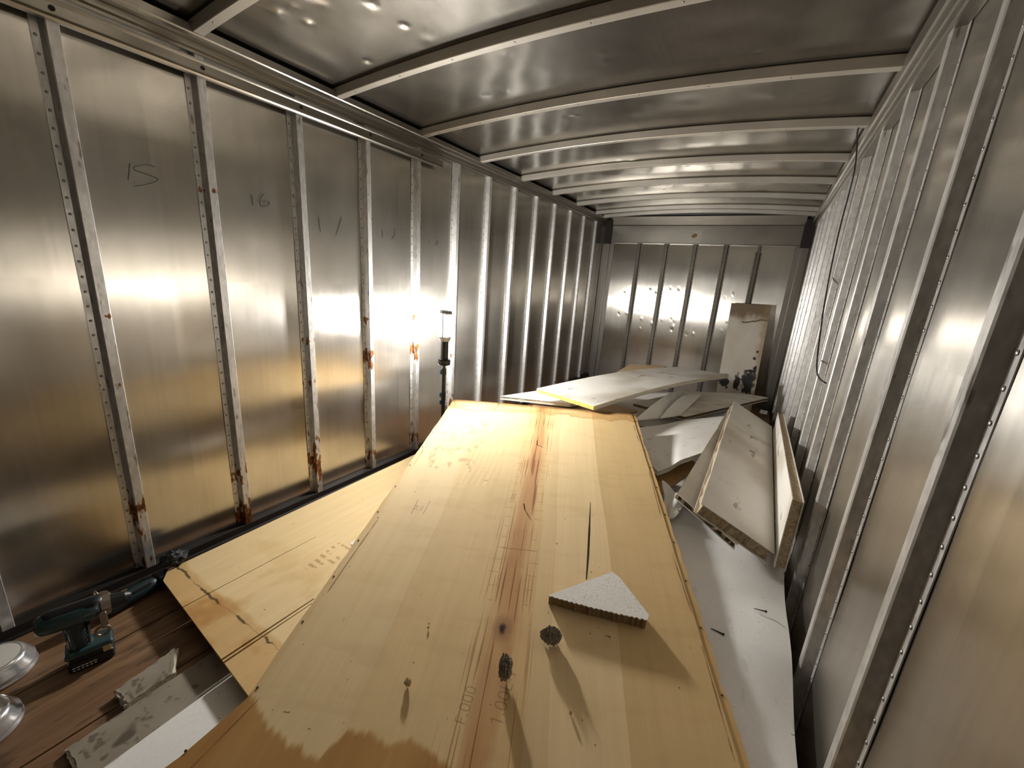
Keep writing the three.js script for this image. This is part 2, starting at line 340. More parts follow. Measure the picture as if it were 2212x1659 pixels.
// ------------------------------------------------------------------ tower work light
const LX = 0.28, LZ = 3.605;
{
  const t = thing('work_light', 'lit tower work light on a thin black stand beside the left wall', 'lamp', [LX, 0, LZ]);
  const blackP = std({ color: 0x121213, roughness: 0.45 }), greyP = std({ color: 0x9a9a98, roughness: 0.4, metalness: 0.3 });
  const glow = new THREE.MeshStandardMaterial({ color: 0xffffff, emissive: 0xfffdf8, emissiveIntensity: 6, roughness: 0.4 });
  const A0 = 0.40;                                                 // the camera side edge between two panels
  for (let k = 0; k < 3; k++) {
    const a = A0 + Math.PI / 3 + (k * Math.PI * 2) / 3, sx = Math.sin(a), sz = Math.cos(a);
    const g = box(0.080, 0.156, 0.006, 0, 0, 0, 0.002); g.rotateY(a); g.translate(sx * 0.0245, 1.016, sz * 0.0245); mesh('led_panel', g, glow, t);
    const L = new THREE.RectAreaLight(0xfffdfa, LAMP_POWER, 0.076, 0.150); L.position.set(LX + sx * 0.029, 1.016, LZ + sz * 0.029); L.lookAt(LX + sx, 1.018, LZ + sz); scene.add(L);
  }
  mesh('top_cap', join([cyl(0.040, 0.045, 0.012, 0, 1.104, 0, 28), cyl(0.046, 0.046, 0.010, 0, 1.094, 0, 28)]), greyP, t);
  for (let k = 0; k < 3; k++) { const a = 0.40 + (k * Math.PI * 2) / 3; const g = box(0.008, 0.160, 0.008, 0, 0, 0, 0.002); g.rotateY(a); g.translate(Math.sin(a) * 0.050, 1.015, Math.cos(a) * 0.050); mesh('guard_bar', g, greyP, t); }
  mesh('lower_collar', join([cyl(0.046, 0.040, 0.016, 0, 0.932, 0, 28), cyl(0.038, 0.034, 0.018, 0, 0.916, 0, 28)]), greyP, t);
  mesh('grip', cyl(0.026, 0.026, 0.130, 0, 0.842, 0, 24), blackP, t);
  mesh('knob', join([cyl(0.042, 0.042, 0.026, 0, 0.764, 0, 28), cyl(0.036, 0.042, 0.006, 0, 0.748, 0, 28), cyl(0.042, 0.036, 0.006, 0, 0.780, 0, 28)]), blackP, t);
  const pole = mesh('pole', join([cyl(0.008, 0.008, 0.06, 0, 0.725, 0, 16), cyl(0.013, 0.013, 0.60, 0, 0.40, 0, 18), cyl(0.016, 0.016, 0.045, 0, 0.695, 0, 18), cyl(0.016, 0.016, 0.06, 0, 0.52, 0, 18)]), blackP, t);
  for (const y of [0.69, 0.525, 0.47]) mesh('clip', box(0.012, 0.032, 0.018, -0.018, y, 0.006, 0.002), std({ color: 0x24566e, roughness: 0.5 }), pole);
  for (let k = 0; k < 3; k++) { const a = k * 2.1 + 0.4, g = box(0.016, 0.010, 0.17, 0, 0, 0.085, 0.002); g.rotateX(0.45); g.rotateY(a); g.translate(0, 0.085, 0); mesh('leg', g, blackP, t); }
}

// ------------------------------------------------------------------ board materials
const whiteTex = (s, dirt, tone = [236, 233, 227]) => { const t = dataTex(512, 512, (u, v) => {
  const x = u * 1.2, y = v * 1.2, n = fbm(x * 5, y * 5, s, 4), f = vn(x * 260, y * 260, s + 3), sm = fbm(x * 22, y * 9, s + 6, 4), st = fbm(x * 2.2, y * 2.2, s + 9, 3);
  let k = 0.93 + 0.10 * n + 0.03 * (f - 0.5); let c = tone.map((q) => q * k);
  c = mixc(c, [150, 136, 112], sstep(0.52, 0.80, st) * dirt * 0.7); c = mixc(c, [86, 78, 68], sstep(0.70, 0.82, sm) * dirt * 0.7);
  if (vn(x * 120, y * 120, s + 20) > 0.985) c = mixc(c, [60, 54, 46], 0.7); return c;
}); t.repeat.set(1 / 1.2, 1 / 1.2); return t; };
const white = std({ map: whiteTex(101, 0.25), roughness: 0.5 });
const whiteDirty = std({ map: whiteTex(131, 0.7, [230, 225, 216]), roughness: 0.55 });
const whiteGloss = std({ map: whiteTex(161, 0.12, [238, 236, 233]), roughness: 0.2 });
const coreTex = (s, a, b, c3) => { const t = dataTex(256, 256, (u, v) => { const n = fbm(u * 30, v * 30, s, 4), q = fbm(u * 90, v * 90, s + 5, 2); return mixc(mixc(a, b, n), c3, sstep(0.64, 0.86, q)); }); t.repeat.set(4, 4); return t; };
const coreBrown = std({ map: coreTex(7, [120, 98, 68], [168, 146, 108], [54, 42, 30]), roughness: 0.95 });
const coreDark = std({ map: coreTex(17, [78, 64, 46], [122, 104, 78], [36, 28, 20]), roughness: 0.95 });
const coreYellow = std({ map: coreTex(27, [226, 190, 96], [240, 214, 136], [170, 128, 52]), roughness: 0.9 });
const coreWhite = std({ map: coreTex(37, [208, 198, 176], [226, 220, 204], [150, 138, 116]), roughness: 0.95 });
const coreBeige = std({ map: coreTex(87, [142, 122, 92], [192, 176, 148], [84, 66, 46]), roughness: 0.95 });
const kraft = std({ map: coreTex(47, [176, 148, 112], [196, 172, 138], [150, 122, 88]), roughness: 0.9 });

// foam panel: core with a thin skin on both faces; c = corners of the upper face
function panel(name, label, category, c, thick, { skin = white, core = coreBrown, disp, nu = 12, nv = 14, jag = 0.004, s = 1, group, skinT = 0.003, under = true } = {}) {
  const cx = c.reduce((a, p) => [a[0] + p[0] / 4, Math.min(a[1], p[1]), a[2] + p[2] / 4], [0, 9, 0]); cx[1] -= thick;
  const o = thing(name, label, category, cx, group);
  const put = (n, g, m) => { g.translate(-cx[0], -cx[1], -cx[2]); return mesh(n, g, m, o); };
  put('core', slab(c, thick - 2 * skinT, { nu: nu * 2, nv: nv * 2, disp, jag, inset: 0.002, drop: skinT, s }), core);
  put('face_sheet', slab(c, skinT, { nu, nv, disp, s, jag: jag * 0.15 }), skin);
  if (under) put('back_sheet', slab(c, skinT, { nu, nv, disp, drop: thick - skinT, s: s + 3 }), skin);
  return o;
}
const G_OFF = 'loose white foam core panels in the heap';

// ------------------------------------------------------------------ large plywood sheet on top of the heap
const SP = V([0.376, 0.518, 3.61]), SW = V([0.91480158, 0.0248265, -0.40313982]), SN = V([0.02452594, 0.99285296, 0.11679676]), SL = V([0.40315822, -0.11673325, 0.90765456]);
const sheetPt = (w, t, h = 0) => SP.clone().addScaledVector(SW, w).addScaledVector(SL, t).addScaledVector(SN, h);
const sheetQ = new THREE.Quaternion().setFromRotationMatrix(new THREE.Matrix4().makeBasis(SW, SN, SL));
const UW = 1.42, UT = 2.40, U0 = 0.14, T0 = 0.05;
const sheetTex = (() => {
  const pw = 1100, ph = 1860, cv = document.createElement('canvas'); cv.width = pw; cv.height = ph; const g = cv.getContext('2d');
  const img = g.createImageData(pw, ph), d = img.data;
  const bands = [[0.27, 1.0, [1, 1, 1]], [0.56, 1, [0.985, 0.97, 0.94]], [0.70, 1, [0.965, 0.93, 0.88]], [0.76, 1, [0.99, 0.98, 0.97]], [0.955, 1, [1.03, 1.03, 1.04]], [9, 1, [0.95, 0.925, 0.88]]];
  for (let j = 0; j < ph; j++) for (let i = 0; i < pw; i++) {
    const w = (i / pw) * UW - U0, t = (j / ph) * UT - T0;
    const wob = 0.05 * (fbm(w * 2.5, t * 1.3, 5, 2) - 0.5), gw = w + wob;
    let b = bands[0]; for (const q of bands) { b = q; if (gw + 0.006 * Math.sin(t * 3) < q[0]) break; }
    const gr = fbm(w * 260, t * 6, 11, 3), gr2 = fbm(gw * 60, t * 2.2, 15, 3), cl = fbm(w * 3, t * 2, 19, 3);
    let c = mul([211, 186, 142], b[2]); const k = 0.955 + 0.035 * gr + 0.045 * gr2 + 0.06 * cl; c = [c[0] * k, c[1] * k, c[2] * (k - 0.02 + 0.02 * cl)];
    // wavy figure
    if (gw > 0.30 && gw < 0.46 && t > 0.25 && t < 0.95) { const f = Math.sin((gw * 220) + 16 * fbm(w * 3, t * 4, 23, 2)); c = mul(c, [1 + 0.018 * f, 1 + 0.022 * f, 1 + 0.03 * f]); }
    // reddish mineral streak
    const sc = 0.612 + 0.012 * Math.sin(t * 2.2) + 0.02 * (fbm(2, t * 5, 27, 3) - 0.5), sw = 0.028 + 0.022 * fbm(7, t * 4, 29, 3) + 0.015 * sstep(1.2, 2, t);
    const sd = Math.abs(w - sc) / sw, sm = sstep(1.25, 0.3, sd + 0.5 * (fbm(w * 90, t * 5, 31, 3) - 0.5)) * (0.35 + 0.75 * fbm(w * 20, t * 3, 33, 3));
    c = mixc(c, mul(c, [0.87, 0.76, 0.68]), clamp(sm));
    const sl = fbm(w * 220, t * 4, 37, 2); if (sd < 2.6 && sl > 0.64) c = mixc(c, mul(c, [0.68, 0.52, 0.38]), sstep(0.64, 0.8, sl) * sstep(2.6, 0.6, sd) * 0.8);
    // water stain at the far end with its tide line
    const tl = 0.085 + 0.09 * fbm(w * 5, 3, 41, 3) + 0.05 * (fbm(w * 22, 1, 43, 3) - 0.5); const e = t - tl;
    if (e < 0.006) c = mixc(mixc(c, mul(c, [0.90, 0.82, 0.70]), 0.35 + 0.6 * fbm(w * 14, t * 30, 45, 3)), mul(c, [0.74, 0.60, 0.44]), 0.8 * sstep(0.007, 0.001, Math.abs(e + 0.002)) * sstep(0.3, 0.6, fbm(w * 9, 7, 46, 3)));
    const fe = 0.022 + 0.05 * fbm(w * 7, t * 2, 47, 3); if (t < fe) c = mixc(c, [92, 62, 34], sstep(fe, 0.0, t) * 0.75);
    // soaked near end
    const P = [[-0.2, 1.80], [-0.02, 1.905], [0.036, 1.935], [0.105, 1.985], [0.183, 2.012], [0.255, 2.022], [0.289, 1.957], [0.343, 1.960], [0.392, 1.968], [0.44, 1.952], [0.506, 1.972], [0.56, 1.995], [0.66, 2.05], [0.85, 2.14], [1.3, 2.25]];
    let ns = 3; for (let q = 0; q + 1 < P.length; q++) if (w >= P[q][0] && w < P[q + 1][0]) ns = lerp(P[q][1], P[q + 1][1], (w - P[q][0]) / (P[q + 1][0] - P[q][0]));
    ns += 0.018 * (fbm(w * 90, 3, 53, 4) - 0.5) + 0.016 * (fbm(w * 30, t * 2, 55, 2) - 0.5);
    if (t > ns - 0.004) c = mixc(c, mul(c, mixc([0.78, 0.66, 0.49], [0.88, 0.79, 0.64], fbm(w * 16, t * 4, 57, 3))), sstep(-0.004, 0.016, t - ns));
    // discoloured long edges
    const ed = Math.min(w, 1.22 - w), en = 0.006 + 0.05 * fbm(w * 8, t * 3.2, 59, 3); if (ed < en) c = mixc(c, mul(c, [0.86, 0.73, 0.54]), sstep(en, 0.0, ed) * 0.32 * (0.3 + fbm(w * 30, t * 9, 60, 3)));
    { const q = Math.abs((w < 0.6 ? w : 1.22 - w) - 0.030 - 0.003 * Math.sin(t * 7) + (w < 0.6 && t > 1.94 ? 0.31 * (t - 1.94) : 0)), lw = 0.0035 * sstep(0.36, 0.62, fbm(3, t * 9, w < 0.6 ? 66 : 68, 3)); if (q < lw) c = mixc(c, [112, 78, 44], 0.75 * sstep(lw, lw * 0.2, q)); }
    if (w > 0.06 && w < 0.32 && t > 0.25 && t < 0.85) { const q = fbm(w * 34, t * 20, 88, 4); c = mixc(c, mul(c, [0.80, 0.76, 0.70]), 0.7 * sstep(0.60, 0.74, q)); }
    { const q = fbm(w * 8, t * 26, 90, 3); c = mixc(c, mul(c, [0.95, 0.93, 0.90]), 0.4 * sstep(0.5, 0.8, q)); }
    // small knots and specks
    const sp = vn(w * 70, t * 42, 61); if (sp > 0.987) c = mixc(c, [120, 86, 50], 0.8);
    const kd = Math.hypot((w - 0.609) * 1.3, (t - 1.646) * 0.8); if (kd < 0.05) c = mixc(c, [60, 32, 16], sstep(0.022, 0.006, kd + 0.008 * fbm(w * 100, t * 60, 63, 2)) * 0.95 + 0.25 * sstep(0.05, 0.015, kd));
    const o = (j * pw + i) * 4; d[o] = clamp(c[0], 0, 255); d[o + 1] = clamp(c[1], 0, 255); d[o + 2] = clamp(c[2], 0, 255); d[o + 3] = 255;
  }
  g.putImageData(img, 0, 0);
  const X = (w) => ((w + U0) / UW) * pw, Y = (t) => ((t + T0) / UT) * ph;
  const line = (a, b, c, lw) => { g.strokeStyle = c; g.lineWidth = lw; g.beginPath(); g.moveTo(X(a[0]), Y(a[1])); g.lineTo(X(b[0]), Y(b[1])); g.stroke(); };
  line([0.148, 1.101], [0.152, 1.195], 'rgba(70,52,34,0.75)', 1.3); line([0.203, 1.098], [0.201, 1.186], 'rgba(70,52,34,0.7)', 1.2); line([0.553, 1.320], [0.677, 1.316], 'rgba(60,40,26,0.7)', 1.4);
  const text = (s, w, t, size, rot, col) => { g.save(); g.translate(X(w), Y(t)); g.rotate(rot); g.fillStyle = col; g.font = `${size}px sans-serif`; g.fillText(s, 0, 0); g.restore(); };
  text('2-4', 0.165, 1.168, 17, -1.57, 'rgba(80,60,40,0.65)'); text('1002', 0.188, 1.172, 13, -1.57, 'rgba(80,60,40,0.5)');
  text('F.000', 0.560, 1.915, 30, -1.45, 'rgba(70,50,30,0.28)'); text('1.00L-T', 0.648, 1.905, 34, -1.42, 'rgba(70,50,30,0.28)');
  text('1.000', 0.560, 1.045, 20, -1.5, 'rgba(90,64,40,0.55)');
  for (let k = 0; k < 26; k++) { const t = 0.20 + 0.028 * k * 2.1; if (t < 1.6) for (const sx of [-1, 1]) line([0.612 + sx * 0.05, t], [0.612 + sx * (0.075 + 0.01 * Math.sin(k)), t + 0.001], 'rgba(150,110,70,0.35)', 3); }
  const tx = new THREE.CanvasTexture(cv); tx.colorSpace = THREE.SRGBColorSpace; tx.flipY = false; tx.anisotropy = 8; return tx;
})();
const plyMat = std({ map: sheetTex, roughness: 0.78, specularIntensity: 0.5 });
const plyEdge = std({ map: coreTex(67, [176, 138, 84], [206, 170, 112], [110, 76, 40]), roughness: 0.8 });
{
  const o = thing('plywood_sheet', 'large pale plywood sheet with a reddish streak lying on top of the heap', 'plywood');
  o.position.copy(SP); o.quaternion.copy(sheetQ);
  const uvm = (x, z) => [(x + U0) / UW, (z + T0) / UT];
  const split = [[0.894, 0.985], [0.8965, 0.985], [0.889, 1.16], [0.880, 1.30], [0.868, 1.418], [0.8635, 1.418], [0.872, 1.29], [0.880, 1.17]];
  const out = [[0.022, 0.004], [0.3195, 0.002], [0.303, 0.18], [0.2855, 0.356], [0.3045, 0.18], [0.3235, 0.002]];
  const right = [], left = []; seed = 5;
  for (let t = 0.004; t <= 2.18; t += 0.062) right.push([1.199 - rr(0, 0.0025), t]);
  for (let t = 2.18; t >= 0.03; t -= 0.09) { const q = t > 1.94 ? -0.31 * (t - 1.94) - 0.8 * (t - 1.94) ** 2 : 0; left.push([0.022 + q + rr(-0.001, 0.001), t]); }
  mesh('veneer_sheet', plate([...out, ...right, ...left], 0.010, [split], uvm), plyMat, o);
  // rebated lower lips along both long edges
  const lipL = [], lipR = [];
  for (let t = 0; t <= 2.18; t += 0.045) { const q = t > 1.94 ? -0.33 * (t - 1.94) - 0.9 * (t - 1.94) ** 2 : 0; lipL.push([rr(-0.002, 0.002) + q, t]); lipR.push([1.222 + rr(-0.003, 0.002) - (rnd() > 0.9 ? 0.006 : 0), t]); }
  const lipA = plate([...lipL, [-0.10, 2.185], [0.03, 2.185], [0.03, 0.0]].filter((p, i, a) => i === 0 || p[1] !== a[i - 1][1] || p[0] !== a[i - 1][0]), 0.006, [], uvm); lipA.translate(0, -0.0045, 0);
  mesh('edge_lip', lipA, plyMat, o);
  const lipB = plate([[1.192, 0.0], ...lipR, [1.192, 2.18]], 0.006, [], uvm); lipB.translate(0, -0.0045, 0);
  mesh('edge_lip', lipB, plyMat, o);
  const nailM = std({ color: 0x4a2f1e, roughness: 0.7, metalness: 0.4 });
  const nail = (w, t, h, tw, tt) => { const a = new THREE.Vector3(w, 0, t), b = new THREE.Vector3(w + tw, h, t + tt); const g = new THREE.TubeGeometry(new THREE.CatmullRomCurve3([a, a.clone().lerp(b, 0.6), b]), 6, 0.0022, 6); mesh('nail', g, nailM, o); };
  nail(0.622, 0.525, 0.022, -0.002, -0.010); nail(0.616, 1.088, 0.026, -0.006, -0.008);
  seed = 77;
  for (let t = 0.12; t < 2.1; t += 0.178) { for (const w of [0.010, 1.209]) { const g = new THREE.CylinderGeometry(0.003, 0.003, 0.003, 7); g.translate(w + (w < 1 && t > 1.94 ? -0.31 * (t - 1.94) - 0.02 : 0), -0.004, t + rr(-0.02, 0.02)); mesh('nail_head', g, nailM, o); } }
}

// lower plywood sheet along the left wall
{
  const tex = dataTex(760, 1024, (u, v) => {
    const x = u * 1.2, t = v * 1.7; const gr = fbm(x * 200, t * 5, 71, 3), g2 = fbm(x * 40, t * 2, 75, 3), cl = fbm(x * 3, t * 3, 77, 3);
    let k = 0.95 + 0.035 * gr + 0.045 * g2 + 0.06 * cl, c = [209 * k, 184 * k, 138 * k];
    const nearD = 1.7 - 0.16 - t, w2 = fbm(x * 6, t * 6, 79, 4);
    const st = sstep(0.5, 0.72, w2) * sstep(0.55, 0.05, nearD); c = mixc(c, mul(c, [0.88, 0.80, 0.68]), st);
    { const q = 0.10 + 0.03 * fbm(x * 9, 1, 81, 3) - nearD; if (q > 0) c = mixc(c, mul(c, [0.90, 0.82, 0.70]), 0.7 * sstep(0, 0.02, q)); }
    const ml = Math.abs(nearD - 0.085 + 0.01 * Math.sin(x * 5) + 0.012 * (fbm(x * 40, 2, 84, 3) - 0.5)); const mo = fbm(x * 17, 5, 83, 4); const mw = 0.0045 * sstep(0.36, 0.62, mo); if (ml < mw + 0.002) c = mixc(c, [70, 52, 32], sstep(mw + 0.002, mw * 0.3, ml) * (0.35 + 0.5 * sstep(0.42, 0.6, mo)));
    const ink = fbm(x * 60, t * 18, 85, 2); if (x > 0.55 && x < 0.66 && t > 0.95 && t < 1.16 && ink > 0.5) c = mixc(c, mul(c, [0.72, 0.66, 0.58]), 0.6 * sstep(0.5, 0.62, ink) * sstep(0, 0.5, Math.sin(t * 190)));
    const sp = vn(x * 90, t * 50, 87); if (sp > 0.987) c = mixc(c, [116, 84, 48], 0.8); return c;
  });
  const o = thing('plywood_sheet', 'stained plywood sheet with long cracks lying along the left wall under the larger sheet', 'plywood', [0, 0.067, 0]);
  const uvm = (x, z) => [x / 1.2, (z - 3.70) / 1.7];
  const crack = (x0, z0, x1, z1, w) => [[x0, z0], [x0 + w, z0], [x1 + w * 0.4, z1], [x1, z1]];
  const zN = (x) => 5.231 + 0.0703 * (x - 0.205);
  const simple = [[0.125, 3.72], [1.10, 3.72], [1.15, zN(1.15)], [0.7905, zN(0.7905)], [0.790, 4.96], [0.7865, 4.96], [0.782, zN(0.782)], [0.7745, zN(0.7745)], [0.776, 4.94], [0.770, 4.94], [0.766, zN(0.766)], [0.4235, zN(0.4235)], [0.4275, 4.70], [0.4250, 4.70], [0.4195, zN(0.4195)], [0.205, 5.231], [0.150, 5.196]];
  mesh('veneer_sheet', plate(simple, 0.007, [], uvm), std({ map: tex, roughness: 0.78, specularIntensity: 0.5 }), o);
}

// ------------------------------------------------------------------ white panels of the heap
const bow1 = (k) => (u, v) => k * Math.sin(Math.PI * v);
panel('foam_board', 'topmost long white panel with a yellow foam edge behind the large plywood sheet', 'board', [[0.805, 0.600, 3.207], [1.261, 0.585, 3.264], [1.913, 0.600, 1.428], [1.494, 0.630, 1.574]], 0.030, { core: coreWhite, skin: whiteDirty, disp: bow1(0.035), s: 2, nv: 20, jag: 0.003 });
{ const o = scene.children.find((c) => c.name === 'foam_board'); const g = slab([[0.8015, 0.600, 3.2120], [1.2590, 0.585, 3.2705], [1.2650, 0.5855, 3.2540], [0.8100, 0.6005, 3.1960]], 0.0245, { drop: 0.0028, nu: 40, nv: 4, jag: 0.003, s: 72 }); g.translate(-o.position.x, -o.position.y, -o.position.z); mesh('foam_edge', g, coreYellow, o).userData.label = 'yellow foam edge'; }
panel('foam_board', 'white panel under the yellow edged one showing its bright narrow long edge', 'board', [[0.548, 0.505, 3.286], [1.02, 0.505, 3.08], [1.30, 0.505, 2.32], [0.90, 0.52, 2.50]], 0.026, { core: coreWhite, s: 3 });
panel('foam_board', 'brown backed panel between the large plywood sheet and the yellow edged panel', 'board', [[0.74, 0.462, 3.28], [1.30, 0.470, 3.12], [1.42, 0.455, 2.72], [0.95, 0.450, 2.65]], 0.016, { skin: kraft, core: coreBrown, s: 4 });
panel('foam_board', 'wide white panel pointing its sharp corner at the right wall', 'board', [[1.732, 0.450, 2.598], [2.259, 0.450, 1.423], [1.638, 0.480, 1.807], [1.33, 0.455, 2.55]], 0.028, { core: coreDark, skin: whiteDirty, s: 5, disp: (u, v) => 0.012 * Math.sin(5 * v) * u });
panel('bent_sheet', 'bent white sheet curling up beneath the yellow edged panel', 'sheet', [[1.467, 0.470, 3.000], [1.585, 0.460, 2.80], [1.660, 0.500, 1.99], [1.600, 0.510, 1.96]], 0.007, { core: coreWhite, skinT: 0.002, s: 6, disp: (u, v) => 0.05 * Math.sin(Math.PI * v) * (1 - u), nv: 20, jag: 0 });
panel('bent_sheet', 'second bent white sheet with a thin curved rim right of the first', 'sheet', [[1.592, 0.458, 2.793], [1.70, 0.462, 2.62], [1.76, 0.50, 2.0], [1.680, 0.505, 2.05]], 0.007, { core: coreWhite, skinT: 0.002, s: 7, disp: (u, v) => 0.045 * Math.sin(Math.PI * v) * (1 - u), nv: 20, jag: 0 });
panel('foam_board', 'creased clean white panel just right of the large plywood sheet', 'board', [[1.37, 0.405, 3.12], [1.765, 0.420, 3.611], [1.950, 0.440, 3.240], [1.99, 0.440, 2.371]], 0.026, { core: coreWhite, s: 8, nu: 20, nv: 20, disp: (u, v) => 0.020 * sstep(0.35, 0.62, v + 0.15 * u) });
panel('foam_board', 'grimy panel strip lying tilted under the narrow cracked panel', 'board', [[1.912, 0.498, 3.956], [2.17, 0.408, 4.055], [2.17, 0.404, 2.45], [1.996, 0.514, 2.30]], 0.026, { core: coreDark, skin: whiteDirty, s: 9, jag: 0.012 });
panel('foam_board', 'narrow grimy white panel with a crack across it tilted beside the right wall', 'board', [[2.015, 0.550, 4.084], [2.288, 0.440, 4.082], [2.288, 0.430, 2.302], [2.016, 0.580, 2.362]], 0.052, { core: coreBeige, skin: whiteDirty, s: 10, jag: 0.010 });
{
  const c = [[2.293, 0.425, 4.09], [2.2945, 0.685, 4.10], [2.2945, 0.572, 2.43], [2.293, 0.41, 2.38]];
  panel('foam_board', 'white panel standing on its long edge against the right wall', 'board', [[2.293, 0.395, 4.10], [2.294, 0.675, 4.09], [2.294, 0.572, 2.43], [2.293, 0.39, 2.40]], 0.036, { core: coreBeige, skin: whiteDirty, s: 11, jag: 0.005 });
}
panel('white_sheet', 'smooth glossy white sheet running along the right wall beside the large plywood sheet', 'sheet', [[1.62, 0.400, 3.86], [2.335, 0.362, 3.86], [2.362, 0.294, 4.90], [1.70, 0.298, 4.95]], 0.020, { core: coreWhite, skin: whiteGloss, s: 12, nu: 16, nv: 24, disp: (u, v) => 0.010 * Math.sin(13 * v + 1) * sstep(0.72, 0.95, u) - 0.004 * Math.sin(7 * v) - 0.008 * sstep(0.9, 1, u) });
{ // torn scrap and a brown plywood offcut showing between the panels
  const o = thing('plywood_offcut', 'brown plywood offcut wedged below the creased white panel', 'plywood', [1.82, 0.28, 3.40]);
  const g = slab([[1.66, 0.335, 3.50], [1.80, 0.335, 3.72], [1.93, 0.345, 3.20], [1.80, 0.345, 3.05]], 0.010, { s: 14 }); g.translate(-1.82, -0.28, -3.40); mesh('board', g, plyEdge, o);
  const s2 = thing('torn_scrap', 'torn white scrap sticking out beside the edge of the large plywood sheet', 'scrap', [1.9, 0.3, 3.9]);
  const g2 = slab([[1.80, 0.425, 3.70], [1.945, 0.422, 3.83], [1.935, 0.412, 3.97], [1.90, 0.405, 4.07]], 0.005, { s: 15, nu: 14, nv: 14, jag: 0.012, disp: (u, v) => 0.006 * Math.sin(9 * u + 5 * v) }); g2.translate(-1.9, -0.3, -3.9); mesh('face_sheet', g2, white, s2);
}
// lower layers of the heap that carry what lies above
panel('foam_board', 'white panel lying flat low in the heap under the large plywood sheet', 'board', [[0.75, 0.20, 4.75], [1.60, 0.20, 4.75], [1.60, 0.30, 3.10], [0.75, 0.30, 3.10]], 0.05, { core: coreBrown, s: 21 });
panel('foam_board', 'bottom white panel of the heap resting on the floor by the right wall', 'board', [[1.50, 0.06, 4.9], [2.30, 0.08, 4.9], [2.28, 0.11, 3.1], [1.50, 0.11, 3.1]], 0.05, { core: coreBrown, s: 22 });
panel('foam_board', 'lowest white panel at the far end of the heap', 'board', [[0.7, 0.06, 3.0], [2.2, 0.06, 3.0], [2.2, 0.06, 1.2], [0.9, 0.06, 1.4]], 0.055, { core: coreBrown, s: 23 });
panel('foam_board', 'inner white panel under the bent sheets at the far end of the heap', 'board', [[0.85, 0.36, 2.85], [1.8, 0.355, 2.70], [2.05, 0.39, 1.7], [1.1, 0.40, 1.7]], 0.04, { core: coreBrown, s: 24 });
{ // brown board peeking out behind the topmost panel
  const o = thing('board_piece', 'brown board corner peeking out behind the topmost panel', 'board', [1.1, 0.55, 2.0]);
  const g = slab([[0.95, 0.50, 2.30], [1.30, 0.56, 2.1], [1.35, 0.60, 1.5], [1.02, 0.58, 1.6]], 0.012, { s: 33 }); g.translate(-1.1, -0.55, -2.0); mesh('board', g, kraft, o);
}

// panel leaning on the end wall
{
  const tex = dataTex(300, 900, (u, v) => {
    const x = u * 0.41, y = v * 1.25; const n = fbm(x * 12, y * 6, 201, 4), f = fbm(x * 40, y * 26, 205, 4); let c = mixc([206, 200, 188], [186, 176, 158], n);
    const topd = 1.25 - y; const st = sstep(0.24, 0.10, topd + 0.16 * (fbm(x * 14, y * 8, 207, 3) - 0.5)); c = mixc(c, [104, 84, 60], st * 0.9);
    const ln = Math.abs(topd - 0.15 - 0.10 * fbm(x * 9, 3, 209, 3) + 0.15 * (x - 0.2)); if (ln < 0.012 && x > 0.14) c = mixc(c, [52, 40, 28], sstep(0.012, 0.002, ln) * 0.85);
    const rb = sstep(0.10, 0.01, 0.41 - x + 0.10 * (f - 0.5)); c = mixc(c, [150, 120, 84], rb * 0.6);
    let mb = 0; for (const [bx, by, rx, ry] of [[0.07, 0.30, 0.055, 0.075], [0.20, 0.31, 0.030, 0.085], [0.31, 0.33, 0.065, 0.13], [0.36, 0.50, 0.018, 0.06], [0.31, 0.47, 0.03, 0.02], [0.33, 0.62, 0.015, 0.02], [0.35, 0.70, 0.010, 0.012]]) mb = Math.max(mb, sstep(1.25, 0.75, Math.hypot((x - bx) / rx, (y - by) / ry) + 1.5 * (f - 0.5))); c = mixc(c, [24, 21, 18], mb);
    return c;
  });
  tex.repeat.set(1 / 0.41, 1 / 1.25);
  const o = thing('stained_board', 'tall stained panel with black mould leaning on the end wall', 'board', [1.93, 0, 0.2]);
  const c = [[1.765, 0.0, 0.27], [2.165, 0.0, 0.27], [2.130, 1.236, 0.10], [1.722, 1.225, 0.10]];
  const g = slab(c, 0.03, { s: 40, nu: 8, nv: 16, drop: 0 });
  const face = slab(c, 0.003, { s: 40, nu: 8, nv: 16, drop: -0.0015 });
  for (const q of [g, face]) q.translate(-1.93, 0, -0.2);
  mesh('core', g, coreDark, o); mesh('face_sheet', face, std({ map: tex, roughness: 0.6 }), o);
}

